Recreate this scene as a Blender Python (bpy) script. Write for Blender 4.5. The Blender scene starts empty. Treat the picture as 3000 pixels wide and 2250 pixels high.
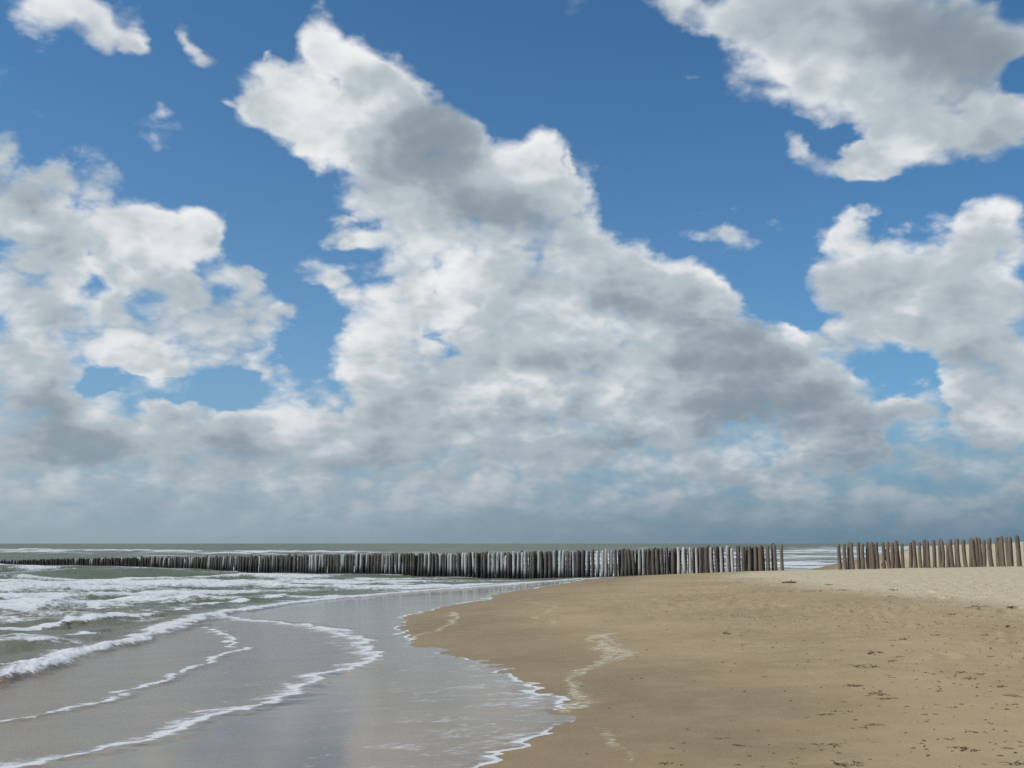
import bpy, bmesh, math, random
import numpy as np
from mathutils import Vector, Matrix, Euler

random.seed(7)
RNG = np.random.RandomState(11)
scene = bpy.context.scene
COL = scene.collection

# ------------------------------------------------------------------ camera
FPX = 3000 * 35.0 / 36.0            # focal length in photo pixels
HZ = 1592.0                         # horizon row in the photo
EYE = 2.2                           # eye above still water
PITCH = math.atan((HZ - 1125.0) / FPX)
cam_d = bpy.data.cameras.new('camera')
cam_d.lens = 35.0; cam_d.sensor_width = 36.0; cam_d.sensor_fit = 'HORIZONTAL'
cam_d.clip_start = 0.1; cam_d.clip_end = 60000.0
cam = bpy.data.objects.new('camera', cam_d)
cam.location = (0, 0, EYE)
cam.rotation_euler = (math.pi / 2 + PITCH, 0, 0)
COL.objects.link(cam)
scene.camera = cam

# ------------------------------------------------------------------ render settings
scene.view_settings.view_transform = 'Standard'
scene.view_settings.look = 'None'
scene.view_settings.exposure = 0.0
scene.view_settings.gamma = 1.0
scene.view_settings.use_curve_mapping = False
scene.render.engine = 'CYCLES'
cy = scene.cycles
cy.use_adaptive_sampling = True
cy.adaptive_threshold = 0.012
cy.adaptive_min_samples = 12
cy.use_denoising = False
cy.max_bounces = 4; cy.diffuse_bounces = 2; cy.glossy_bounces = 3
cy.transmission_bounces = 2; cy.sample_clamp_indirect = 4.0

# ------------------------------------------------------------------ sun
SUN_AZ = math.radians(-108)         # to the left of the view, a little behind the camera
SUN_EL = math.radians(46)
SUN_DIR = Vector((math.sin(SUN_AZ) * math.cos(SUN_EL), math.cos(SUN_AZ) * math.cos(SUN_EL), math.sin(SUN_EL)))
sd_ = bpy.data.lights.new('sun', 'SUN')
sd_.energy = 3.0; sd_.angle = math.radians(0.53); sd_.color = (1.0, 0.95, 0.87)
sun = bpy.data.objects.new('sun', sd_)
sun.rotation_euler = SUN_DIR.to_track_quat('Z', 'Y').to_euler()
sun.location = (-40, -20, 60)
COL.objects.link(sun)

# ------------------------------------------------------------------ node helpers
class NT:
    def __init__(self, tree):
        self.t = tree
        tree.nodes.clear()
    def new(self, kind, **kw):
        n = self.t.nodes.new(kind)
        for k, v in kw.items():
            setattr(n, k, v)
        return n
    def put(self, sock, v):
        if isinstance(v, bpy.types.NodeSocket):
            self.t.links.new(v, sock)
        elif v is not None:
            sock.default_value = v
    def m(self, op, a, b=None, c=None, clamp=False):
        n = self.new('ShaderNodeMath', operation=op, use_clamp=clamp)
        self.put(n.inputs[0], a)
        if b is not None: self.put(n.inputs[1], b)
        if c is not None: self.put(n.inputs[2], c)
        return n.outputs[0]
    def v(self, op, a, b=None, scale=None):
        n = self.new('ShaderNodeVectorMath', operation=op)
        self.put(n.inputs[0], a)
        if b is not None: self.put(n.inputs[1], b)
        if scale is not None: self.put(n.inputs['Scale'], scale)
        return n.outputs['Value'] if op in ('LENGTH', 'DOT_PRODUCT', 'DISTANCE') else n.outputs[0]
    def ss(self, x, lo, hi, a=0.0, b=1.0):
        n = self.new('ShaderNodeMapRange', interpolation_type='SMOOTHSTEP')
        self.put(n.inputs[0], x); self.put(n.inputs[1], lo); self.put(n.inputs[2], hi)
        self.put(n.inputs[3], a); self.put(n.inputs[4], b)
        return n.outputs[0]
    def noise(self, vec, scale, detail=4.0, rough=0.5, dist=0.0, color=False, dims='3D'):
        n = self.new('ShaderNodeTexNoise', noise_dimensions=dims)
        self.put(n.inputs['Vector'], vec)
        self.put(n.inputs['Scale'], scale); self.put(n.inputs['Detail'], detail)
        self.put(n.inputs['Roughness'], rough); self.put(n.inputs['Distortion'], dist)
        return n.outputs[1] if color else n.outputs[0]
    def mix(self, f, a, b):
        n = self.new('ShaderNodeMix', data_type='RGBA')
        self.put(n.inputs[0], f)
        self.put(n.inputs[6], a if isinstance(a, bpy.types.NodeSocket) else (*a, 1.0))
        self.put(n.inputs[7], b if isinstance(b, bpy.types.NodeSocket) else (*b, 1.0))
        return n.outputs[2]
    def sep(self, v):
        n = self.new('ShaderNodeSeparateXYZ'); self.put(n.inputs[0], v)
        return n.outputs
    def comb(self, x, y, z):
        n = self.new('ShaderNodeCombineXYZ')
        self.put(n.inputs[0], x); self.put(n.inputs[1], y); self.put(n.inputs[2], z)
        return n.outputs[0]
    def attr(self, name):
        n = self.new('ShaderNodeAttribute'); n.attribute_name = name
        return n.outputs['Fac']

def px_dir(px, py):
    """direction through a photo pixel (3000 x 2250)"""
    cx, cyy = (px - 1500.0) / FPX, (1125.0 - py) / FPX
    c, s = math.cos(PITCH), math.sin(PITCH)
    return (cx, c - s * cyy, s + c * cyy)

def px_uv(px, py):
    d = px_dir(px, py)
    return d[0] / d[1], d[2] / d[1]
# ------------------------------------------------------------------ world: Nishita sky with cumulus
K = 3000.0 / 2212.0     # the tables below are in 2212-pixel-wide photo coordinates
CLOUD = [  # cx, cy, rx, ry, turn (degrees, clockwise in the picture), weight
    # small cloud high on the left and its wisps
    (90, 5, 180, 90, 10, 1.1), (240, 45, 130, 100, 15, 1.1), (310, 95, 75, 60, 50, .8), (385, 105, 50, 18, 20, .3),
    (445, 88, 34, 80, -25, .62), (462, 120, 44, 44, 0, .5), (355, 215, 34, 40, 0, .42), (60, 85, 40, 25, 0, .3),
    # the big central cumulus, from its top down to the right
    (690, 90, 75, 100, 0, 1.1), (770, 110, 95, 90, 0, .9), (600, 215, 130, 110, 0, .8), (560, 250, 90, 80, 0, .7),
    (730, 250, 200, 170, 0, 1.1), (830, 175, 120, 100, 0, .9), (590, 150, 90, 80, 0, .5), (850, 250, 150, 170, 40, .9), (650, 330, 110, 95, 0, .7), (595, 105, 14, 26, 0, .5), (500, 207, 26, 22, 0, .5),
    (930, 340, 210, 150, 45, 1.0), (1060, 400, 190, 130, 40, .9), (1160, 360, 85, 125, -10, .8), (880, 450, 150, 110, 30, .7),
    (1020, 500, 240, 120, 20, .9), (1230, 480, 140, 110, 40, .8), (1330, 560, 150, 110, 20, .9), (1255, 375, 14, 34, 0, .4), (850, 450, 150, 120, 20, .9), (1200, 430, 150, 130, 30, .8), (1000, 300, 130, 110, 40, .7),
    (850, 560, 120, 110, 0, .8), (1170, 570, 150, 120, 0, 1.0), (1400, 680, 140, 100, 0, .9), (1080, 800, 160, 110, 0, .9), (1650, 860, 160, 90, 0, .8), (980, 760, 120, 70, 0, .4), (1080, 640, 330, 130, 12, 1.0), (1380, 650, 230, 140, 20, 1.0), (1530, 640, 130, 90, 40, .8),
    (1580, 740, 240, 130, 25, 1.0), (1700, 740, 75, 60, 0, .8), (1790, 800, 160, 110, 20, .9), (1880, 900, 180, 130, 10, 1.0),
    (1200, 780, 380, 140, 12, 1.0), (1450, 860, 380, 130, 5, 1.0), (860, 740, 200, 160, 0, .9), (900, 860, 260, 130, 0, .9),
    (735, 525, 95, 42, 5, .95), (690, 610, 130, 60, 15, .85), (640, 690, 90, 60, 0, .45), (1640, 930, 220, 90, 0, .9),
    # left bank
    (10, 300, 75, 80, 0, .9), (40, 420, 130, 130, 30, 1.0), (130, 385, 75, 80, 20, .8), (230, 470, 220, 110, 32, 1.1),
    (370, 520, 160, 130, 20, 1.1), (440, 490, 90, 75, 30, .8), (130, 530, 180, 100, 20, .9), (40, 520, 140, 100, 0, .9),
    (70, 645, 190, 90, 5, 1.1), (380, 600, 80, 60, 0, .5), (255, 605, 80, 70, 40, .75), (525, 605, 75, 80, 0, .9), (350, 640, 120, 90, 0, .9), (265, 665, 110, 70, 0, .7), (2130, 800, 150, 110, 0, .8), (2170, 910, 130, 90, 0, .6), (140, 590, 60, 50, 0, .5),
    (510, 690, 170, 110, 10, .95), (330, 735, 190, 90, 0, .9), (100, 750, 210, 90, 0, .9), (610, 690, 90, 70, 0, .7),
    (560, 790, 180, 80, 15, .8), (330, 800, 150, 60, 10, .6), (80, 830, 230, 110, 20, .9), (380, 890, 90, 50, 0, .7),
    (570, 900, 190, 90, 0, .9), (200, 920, 260, 120, 10, .9), (430, 960, 260, 90, 0, .8),
    # high cloud on the right
    (1480, 10, 150, 90, 40, .9), (1640, 90, 220, 140, 30, 1.1), (1450, 20, 130, 80, 40, .6), (1600, 230, 110, 80, 30, .5), (1850, 40, 380, 200, 10, 1.3), (1800, 210, 260, 130, 20, 1.0),
    (2040, 200, 260, 180, 0, 1.1), (1950, 320, 200, 90, 0, .9), (2120, 320, 170, 90, -10, .8), (1800, 380, 150, 50, 0, .6),
    (1715, 345, 70, 60, 20, .5), (1880, 385, 90, 50, 0, .9), (2190, 250, 70, 70, 0, .8), (2150, 60, 160, 140, 0, .7), (1500, 190, 40, 18, 20, .25),
    # cumulus low on the right
    (1820, 530, 85, 75, 0, .9), (1900, 590, 150, 110, 20, 1.0), (2030, 560, 140, 110, -20, .9), (2140, 520, 130, 120, 0, 1.1),
    (1850, 680, 140, 100, 0, .8), (2010, 680, 200, 110, 0, .9), (2150, 690, 190, 190, 0, 1.1), (2060, 640, 160, 110, 0, .9), (2140, 850, 170, 130, 0, 1.0),
    (1935, 850, 90, 85, 0, .9), (2050, 900, 90, 80, 0, .7), (2110, 965, 180, 50, 0, .6), (2015, 475, 24, 44, 0, .5),
    (1545, 528, 90, 34, 25, .55), (1655, 622, 60, 34, 20, .42), (1650, 500, 30, 25, 0, .25),
    # rows of small cloud far out over the sea
    (700, 940, 280, 100, 0, 1.0), (1100, 940, 340, 100, 0, 1.0), (1350, 975, 220, 55, 0, .7), (1750, 990, 280, 70, 0, .9), (60, 990, 240, 80, 0, .9),
    (500, 1035, 330, 50, 0, .75), (950, 1050, 300, 45, 0, .75), (250, 1090, 320, 34, 0, .55), (1600, 1035, 260, 40, 0, .65), (2050, 1035, 200, 30, 0, .3), (1300, 1060, 300, 44, 0, .6), (1200, 1000, 260, 50, 0, .7), (1500, 1005, 200, 44, 0, .6), (850, 1000, 240, 50, 0, .7), (750, 1100, 330, 26, 0, .5), (1850, 1085, 260, 24, 0, .3), (1850, 980, 140, 60, 0, .6),
    # gaps
    (300, 655, 40, 45, -20, -.5), (640, 720, 70, 40, 30, -.7), (470, 800, 60, 30, 10, -.6), (590, 550, 50, 40, 0, -.5), (900, 760, 60, 30, 30, -.3),
    (1200, 960, 120, 30, 0, -.25), (1450, 1000, 160, 40, 0, -.4), (1990, 440, 60, 50, 0, -.4),
    (1800, 330, 60, 26, -8, -.75), (2185, 185, 45, 50, 40, -1.1), (330, 830, 90, 30, 4, -1.1), (430, 845, 80, 32, 12, -1.1), (205, 612, 44, 26, 35, -.45),
    (960, 745, 50, 24, 35, -.75), (1965, 805, 90, 40, 0, -1.4), (1600, 915, 60, 32, 0, -1.0), (690, 660, 90, 34, 40, -.6),
    (560, 560, 40, 30, 0, -.4), (2030, 880, 26, 80, -15, -.7), (1700, 660, 60, 60, 0, -.8), (1640, 955, 90, 18, 0, -.2),
    (1560, 955, 120, 26, 0, -.8), (2010, 980, 60, 50, 0, -.6), (720, 820, 40, 30, 0, -.3), (560, 480, 60, 110, 0, -.5),
]
SHADE = [  # same layout; weight > 0 is brighter cloud, < 0 a shaded side or base
    (690, 120, 150, 160, 0, .42), (600, 260, 170, 120, 0, .4), (800, 110, 60, 50, 0, .3), (640, 350, 110, 80, 0, .25), (925, 180, 26, 40, -20, .5),
    (900, 290, 170, 110, 45, -.55), (1020, 400, 150, 90, 40, -.4), (1000, 480, 130, 60, 10, -.42), (1180, 510, 200, 60, 20, -.3),
    (840, 540, 120, 100, 0, .25), (1330, 520, 170, 60, 25, .32), (1200, 590, 190, 50, 5, .25), (1280, 655, 220, 60, 15, -.34),
    (1180, 620, 120, 60, 10, -.2), (1480, 700, 190, 80, 25, -.3), (1440, 650, 60, 60, 20, .2), (1560, 630, 90, 50, 40, .35),
    (1500, 690, 260, 110, 25, -.35), (1600, 840, 280, 90, 5, -.5), (1860, 930, 190, 90, 0, -.5), (1690, 720, 55, 45, 0, .75), (1730, 770, 60, 30, 0, .3),
    (1110, 860, 120, 45, 0, .55), (1200, 930, 240, 45, 5, -.35), (1000, 960, 200, 50, 0, -.1), (950, 980, 110, 35, 0, .3), (1340, 950, 160, 40, 0, -.25),
    (1650, 960, 200, 60, 0, .32), (1560, 770, 100, 40, 40, .2), (1450, 850, 120, 50, 0, -.2), (800, 750, 120, 100, 0, .2), (930, 830, 120, 60, 0, -.12),
    (60, 440, 90, 60, 40, -.42), (30, 330, 80, 50, 30, .2), (400, 530, 130, 90, 0, .4), (200, 460, 140, 60, 30, .2), (380, 610, 70, 30, 0, -.3), (130, 690, 90, 25, 0, -.3),
    (40, 500, 100, 40, 0, .2), (520, 600, 60, 60, 0, .25), (560, 690, 90, 60, 0, .15), (620, 780, 90, 45, 20, -.3), (470, 760, 80, 60, 0, .1),
    (30, 770, 60, 60, 40, -.35), (130, 850, 90, 60, 40, -.3), (100, 920, 200, 60, 15, -.35), (170, 965, 190, 40, 0, -.4), (60, 840, 60, 30, 0, .25), (380, 870, 80, 40, 0, .35),
    (570, 880, 160, 45, 0, .35), (560, 985, 330, 40, 0, -.38), (600, 945, 140, 30, 0, .25), (800, 1010, 260, 35, 0, -.25), (480, 930, 130, 40, 0, -.15),
    (1500, 40, 140, 120, 40, .45), (1600, 180, 120, 90, 30, .25), (2020, 100, 260, 120, 0, -.6), (2150, 130, 140, 110, 0, -.35), (1900, 60, 150, 90, 0, -.3), (1960, 330, 110, 60, 0, .22),
    (2120, 300, 150, 90, 0, -.35), (1850, 240, 140, 60, 0, .05), (1980, 500, 80, 70, 0, .42), (2150, 460, 80, 50, 0, .5), (1830, 530, 70, 60, 0, .15),
    (2120, 620, 160, 60, 20, -.22), (1900, 640, 130, 60, 0, -.18), (2070, 690, 160, 60, 0, .1), (1930, 830, 60, 50, 0, .45), (2050, 820, 60, 50, 0, .3), (2150, 900, 60, 60, 0, .25), (2120, 985, 150, 40, 0, -.35), (2170, 780, 80, 80, 0, -.2),
    (120, 20, 150, 70, 10, .25), (250, 40, 100, 70, 10, .28),
]
world = bpy.data.worlds.new('World')
scene.world = world
world.use_nodes = True
W = NT(world.node_tree)
dirv = W.new('ShaderNodeTexCoord').outputs['Generated']
sky = W.new('ShaderNodeTexSky', sky_type='NISHITA')
sky.sun_disc = False
sky.sun_elevation = SUN_EL
sky.sun_rotation = SUN_AZ
sky.altitude = 0.0; sky.air_density = 1.0; sky.dust_density = 0.6; sky.ozone_density = 2.2
X, Y, Z = W.sep(dirv)
zc = W.m('MAXIMUM', Z, 0.0)
yc = W.m('MAXIMUM', Y, 0.2)
u0 = W.m('DIVIDE', X, yc)
v0 = W.m('DIVIDE', Z, yc)
P = W.v('SCALE', dirv, scale=W.m('DIVIDE', 1.0, W.m('ADD', zc, 0.58)))
w1 = W.v('SUBTRACT', W.noise(P, 2.9, 3.0, 0.5, color=True), (0.5, 0.5, 0.5))
w2 = W.v('SUBTRACT', W.noise(P, 12.5, 4.0, 0.55, color=True), (0.5, 0.5, 0.5))
warp = W.v('ADD', W.v('SCALE', w1, scale=0.11), W.v('SCALE', w2, scale=0.085))
damp = W.ss(v0, -0.02, 0.25, 0.25, 1.0)
uv = W.v('ADD', W.comb(u0, v0, 0.0), W.v('MULTIPLY', W.v('SCALE', warp, scale=damp), (1.0, 0.9, 0.0)))
uvs = W.v('ADD', W.comb(u0, v0, 0.0), W.v('MULTIPLY', W.v('SCALE', warp, scale=0.9), (1.0, 0.9, 0.0)))

def field(rows, vec, start=0.0):
    acc = start
    for cx, cyy, rx, ry, rot, wgt in rows:
        cu, cv = px_uv(cx * K, cyy * K)
        mp = W.new('ShaderNodeMapping', vector_type='TEXTURE')
        W.put(mp.inputs['Vector'], vec)
        mp.inputs['Location'].default_value = (cu, cv, 0)
        mp.inputs['Rotation'].default_value = (0, 0, -math.radians(rot))
        mp.inputs['Scale'].default_value = (rx * K / FPX, ry * K / FPX, 1)
        g = W.new('ShaderNodeTexGradient', gradient_type='SPHERICAL')
        W.put(g.inputs[0], mp.outputs[0])
        acc = W.m('MULTIPLY_ADD', g.outputs['Fac'], wgt, acc)
    return acc

lay = W.m('MINIMUM', field([r_ for r_ in CLOUD if r_[5] > 0], uv), 1.0)
lay = W.m('ADD', lay, W.m('MAXIMUM', field([(r_[0], r_[1], r_[2] * 1.5, r_[3] * 1.5, r_[4], max(r_[5], -1.25)) for r_ in CLOUD if r_[5] < 0], uvs), -1.15))
# the rest of the sky: the same kind of cloud field carries on all round
front = W.ss(Y, 0.50, 0.70)
gen = W.ss(W.noise(P, 1.7, 3.0, 0.5), 0.46, 0.66, -0.1, 1.0)
hor = W.ss(v0, 0.10, 0.20, 1.0, 0.0)
lay = W.m('MAXIMUM', lay, W.m('MULTIPLY', hor, 0.60))
lay = W.m('ADD', W.m('MULTIPLY', lay, front), W.m('MULTIPLY', gen, W.m('SUBTRACT', 1.0, front)))
# billows, and the same billows a step towards the sun for the lit and shaded sides
toward = (-0.05, -0.035, 0.050)
n_a = W.noise(P, 6.0, 9.0, 0.60, 0.3)
r_a = W.noise(P, 6.0, 3.5, 0.48, 0.3)
r_b = W.noise(W.v('ADD', P, toward), 6.0, 3.5, 0.48, 0.3)
fine = W.noise(P, 22.0, 6.0, 0.6)
def lobes(vec):
    vo = W.new('ShaderNodeTexVoronoi', feature='F1')
    W.put(vo.inputs['Vector'], vec); vo.inputs['Scale'].default_value = 11.5
    vo.inputs['Detail'].default_value = 2.0; vo.inputs['Roughness'].default_value = 0.55; vo.inputs['Lacunarity'].default_value = 2.3
    return vo.outputs['Distance']
PW = W.v('ADD', P, W.v('SCALE', w2, scale=0.05))
l_a = lobes(PW)
l_b = lobes(W.v('ADD', PW, (-0.018, -0.012, 0.020)))
namp = W.ss(v0, 0.04, 0.24, 0.75, 1.05)
T = W.m('MULTIPLY_ADD', lay, 1.42, 0.0)
T = W.m('MULTIPLY_ADD', W.m('MULTIPLY', W.m('SUBTRACT', n_a, 0.5), namp), 1.60, T)
T = W.m('MULTIPLY_ADD', W.m('MULTIPLY', W.m('SUBTRACT', fine, 0.5), namp), 0.85, T)
T = W.m('MULTIPLY_ADD', W.m('MULTIPLY', W.m('SUBTRACT', 0.42, l_a), namp), 0.78, T)
alpha = W.ss(T, -0.10, 0.74)
# thin torn veils round the edges
veil = W.noise(P, 10.0, 7.0, 0.66, 1.3)
Tv = W.m('MULTIPLY_ADD', W.m('SUBTRACT', veil, 0.5), 2.0, W.m('ADD', T, 0.02))
alpha = W.m('MAXIMUM', alpha, W.m('MULTIPLY', W.ss(Tv, 0.0, 0.8), W.ss(T, -0.45, 0.1, 0.0, 0.66)))
shade = W.m('MULTIPLY_ADD', W.m('MULTIPLY', field([(r_[0], r_[1], r_[2] * 1.3, r_[3] * 1.3, r_[4], r_[5] * .8) for r_ in SHADE], uvs), front), 1.22, 0.69)
relief = W.m('SUBTRACT', r_a, r_b)
B = W.m('MULTIPLY_ADD', relief, 1.25, shade)
B = W.m('MULTIPLY_ADD', W.m('SUBTRACT', l_b, l_a), 0.52, B)
B = W.m('ADD', B, W.ss(T, 0.05, 0.65, 0.07, 0.0))
B = W.m('MULTIPLY_ADD', W.m('SUBTRACT', fine, 0.5), 0.10, B)
B = W.m('SUBTRACT', B, W.ss(T, 0.35, 1.3, 0.0, 0.22))
B = W.m('MULTIPLY_ADD', W.m('TANH', W.m('MULTIPLY', W.m('SUBTRACT', B, 0.5), 1.7)), 0.5, 0.5)
SB = 10.0   # cloud radiance is written at background strength 0.1
def c10(*c): return tuple(SB * x for x in c)
ramp = W.mix(W.ss(B, 0.0, 0.5), c10(.235, .295, .345), c10(.46, .525, .57))
ramp = W.mix(W.ss(B, 0.45, 1.0), ramp, c10(.88, .89, .895))
skyc = W.v('MULTIPLY', sky.outputs[0], (0.34, 0.78, 1.04))   # the deep blue of clear sea air
# distance: the clear air pales towards the horizon, and more on the sunward side
pale = W.m('MULTIPLY', W.m('POWER', 2.718, W.m('MULTIPLY', zc, -5.0)), W.ss(u0, -0.6, 0.7, 0.92, 0.55))
skyc = W.mix(pale, skyc, c10(.31, .455, .63))
col = W.mix(alpha, skyc, ramp)
# pale marine air low over the sea
airf = W.m('MULTIPLY', W.m('POWER', 2.718, W.m('MULTIPLY', W.m('POWER', W.m('MULTIPLY', zc, 12.5), 1.45), -1.0)), 0.97)
air = W.mix(W.ss(u0, -0.5, 0.5), c10(.285, .372, .425), c10(.125, .215, .295))
col = W.mix(airf, col, air)
bg = W.new('ShaderNodeBackground')
W.put(bg.inputs[0], col); bg.inputs[1].default_value = 0.1
out = W.new('ShaderNodeOutputWorld')
W.t.links.new(bg.outputs[0], out.inputs[0])
world.cycles.sampling_method = 'MANUAL'
world.cycles.sample_map_resolution = 512
# ------------------------------------------------------------------ ground shape
def undist(px, py):
    """take the photo's slight barrel bow out of a row near the horizon"""
    return py + 13.0 * ((px - 1450.0) / 1500.0) ** 2 - 5.0

def hash2(ix, iy, seed):
    n = (ix.astype(np.int64) * 374761393 + iy.astype(np.int64) * 668265263 + seed * 1442695041) & 0xffffffff
    n = ((n ^ (n >> 13)) * 1274126177) & 0xffffffff
    n = n ^ (n >> 16)
    return (n & 0xffff).astype(np.float64) / 65535.0

def vnoise(x, y, seed=0):
    ix, iy = np.floor(x), np.floor(y)
    fx, fy = x - ix, y - iy
    fx = fx * fx * fx * (fx * (fx * 6 - 15) + 10); fy = fy * fy * fy * (fy * (fy * 6 - 15) + 10)
    a = hash2(ix, iy, seed); b = hash2(ix + 1, iy, seed)
    c = hash2(ix, iy + 1, seed); d = hash2(ix + 1, iy + 1, seed)
    return (a * (1 - fx) + b * fx) * (1 - fy) + (c * (1 - fx) + d * fx) * fy

def fbm(x, y, octaves=4, seed=0, gain=0.5):
    s = 0.0; amp = 1.0; tot = 0.0
    for o in range(octaves):
        s = s + amp * vnoise(x * 2 ** o + 17.3 * o, y * 2 ** o - 9.1 * o, seed + o)
        tot += amp; amp *= gain
    return s / tot

def sstep(x, a, b):
    t = np.clip((x - a) / (b - a), 0, 1)
    return t * t * (3 - 2 * t)

# groyne line in plan: distance from the rows where its foot meets the water
def groyne_at(px):
    D = FPX * EYE / (58.0 + 28.0 * px / 1000.0)
    return np.array([(px - 1500.0) / FPX * D, D])
GA, GB = groyne_at(0.0), groyne_at(3000.0)
GDIR = (GB - GA) / np.linalg.norm(GB - GA)
GNRM = np.array([-GDIR[1], GDIR[0]])          # points away from the camera, up the coast
if GNRM[1] < 0: GNRM = -GNRM

YS = np.array([-4000, -400, -40, 0, 12, 25, 38, 46, 52, 60, 80, 150])
XS = np.array([-2200, -160, -12, -7.4, -7.2, -7.2, -6.8, -5.4, -2.6, 2.2, 6, 20])
YB = np.array([-100, 40, 60, 75, 100, 306, 1000, 4000, 20000])
XB = np.array([-30, 4, 13, 21, 31, 118, 420, 2000, 11000])
def shore_s(x, y):
    """metres landward of the line where the beach stands 0.1 m above still water"""
    g = (x - GA[0]) * GNRM[0] + (y - GA[1]) * GNRM[1]
    t = sstep(g, 0.0, 9.0)
    xs = np.interp(y, YS, XS) * (1 - t) + np.interp(y, YB, XB) * t
    return x - xs

def ground_z(x, y):
    s = shore_s(x, y)
    z = np.interp(s, [-600, -30, 14, 30, 60], [-8.0, 0.1 - 0.046 * 30, 0.1 + 0.046 * 14, 1.22, 1.75])
    z = np.where(s > 60, 1.75 + 6.0 * (1 - np.exp(-(s - 60) / 60.0)), z)
    z = np.maximum(z, -6.0)
    land = sstep(s, 2, 12)
    z = z + 0.05 * (fbm(x / 5.0, y / 7.0, 3, 5) - 0.5) * (0.4 + 0.8 * land)
    return z

def px_ground(px, py, lift=0.0, bow=True):
    """where a photo pixel meets the beach"""
    if bow: py = undist(px, py)
    d = px_dir(px, py)
    t = EYE / -d[2] if d[2] < 0 else 500.0
    for _ in range(16):
        x, y = d[0] * t, d[1] * t
        z = float(max(ground_z(np.array([x]), np.array([y]))[0], 0.0)) + lift
        t = 0.5 * t + 0.5 * (EYE - z) / -d[2]
    return np.array([d[0] * t, d[1] * t])

def plan(points):
    return np.array([px_ground(a * K, b * K) for a, b in points])

LINE_EDGE = plan([(1020, 1690), (1060, 1655), (1090, 1630), (1160, 1605), (1238, 1555), (1228, 1520), (1165, 1490), (1130, 1468), (1070, 1440), (1000, 1425),
                  (930, 1400), (880, 1383), (868, 1352), (892, 1330), (960, 1315), (1060, 1297), (1072, 1286), (1150, 1275), (1230, 1262), (1330, 1251), (1400, 1246)])
LINE_EDGE = np.vstack([[(-1.9, 1.0), (-1.7, 4.5)], LINE_EDGE])
LINE_SWASH = plan([(-400, 1720), (60, 1655), (200, 1630), (340, 1600), (400, 1575), (560, 1530), (620, 1500), (700, 1465), (790, 1440), (817, 1425), (790, 1405), (770, 1385), (720, 1365), (640, 1352), (540, 1340), (480, 1334)])
LINE_LACE = plan([(-200, 1585), (0, 1565), (100, 1545), (250, 1510), (340, 1475), (440, 1440), (525, 1408), (500, 1385), (440, 1360)])
LINE_BREAK = plan([(-300, 1520), (0, 1475), (80, 1455), (180, 1415), (270, 1400), (330, 1380), (400, 1352), (470, 1332), (560, 1318), (700, 1300), (900, 1283), (1060, 1272), (1250, 1256)])
ROLLS = [plan(p) for p in ([(-200, 1432), (0, 1412), (80, 1402), (150, 1392), (195, 1383)], [(-100, 1372), (60, 1362), (150, 1352), (230, 1346)], [(190, 1352), (300, 1340), (380, 1327), (470, 1314), (610, 1298)], [(-200, 1330), (0, 1322), (120, 1312), (220, 1308)])]
SCUM = [plan(p) for p in (
    [(880, 1385), (940, 1365), (988, 1338), (976, 1325)],
    [(1235, 1540), (1250, 1490), (1232, 1460), (1290, 1440), (1350, 1415), (1300, 1402), (1280, 1377), (1312, 1370)],
    [(1200, 1352), (1160, 1336), (1202, 1316), (1150, 1306), (1108, 1301), (1190, 1290)],
    [(1350, 1415), (1420, 1408), (1490, 1392), (1560, 1376), (1640, 1356)],
    [(1240, 1478), (1300, 1474), (1360, 1462), (1430, 1456)], [(1225, 1470), (1262, 1455), (1300, 1432), (1330, 1398), (1305, 1385)],
    [(1290, 1580), (1340, 1600), (1378, 1632), (1358, 1655)])]

def line_dist(x, y, pts):
    """distance to a polyline, and on which side of it (positive = the right-hand side when walking it)"""
    best = np.full(x.shape, 1e9); side = np.zeros(x.shape)
    for (x0, y0), (x1, y1) in zip(pts[:-1], pts[1:]):
        dx, dy = x1 - x0, y1 - y0
        L2 = dx * dx + dy * dy + 1e-12
        t = np.clip(((x - x0) * dx + (y - y0) * dy) / L2, 0, 1)
        qx, qy = x - x0 - t * dx, y - y0 - t * dy
        d = np.hypot(qx, qy)
        m = d < best
        best = np.where(m, d, best)
        side = np.where(m, np.sign(dy * qx - dx * qy), side)
    return best, side

# ------------------------------------------------------------------ one shared plan grid, finer where the eye is near
def make_grid(ncol, nrow, front_deg=42.0):
    a_f = np.radians(np.linspace(-front_deg, front_deg, ncol))
    a_r = np.radians(np.linspace(front_deg, 360 - front_deg, 90))[1:-1]
    ang = np.concatenate([a_f, a_r])
    p = np.concatenate([np.linspace(0.12, 10, int(nrow * .16)), np.linspace(10, 80, int(nrow * .40))[1:], np.linspace(80, 260, int(nrow * .34))[1:], np.geomspace(260, 2400, int(nrow * .20))[1:]])
    r = EYE * (FPX * 1024 / 3000.0) / p[::-1]
    A, R = np.meshgrid(ang, r)
    return R * np.sin(A), R * np.cos(A), len(ang), len(r)

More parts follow.
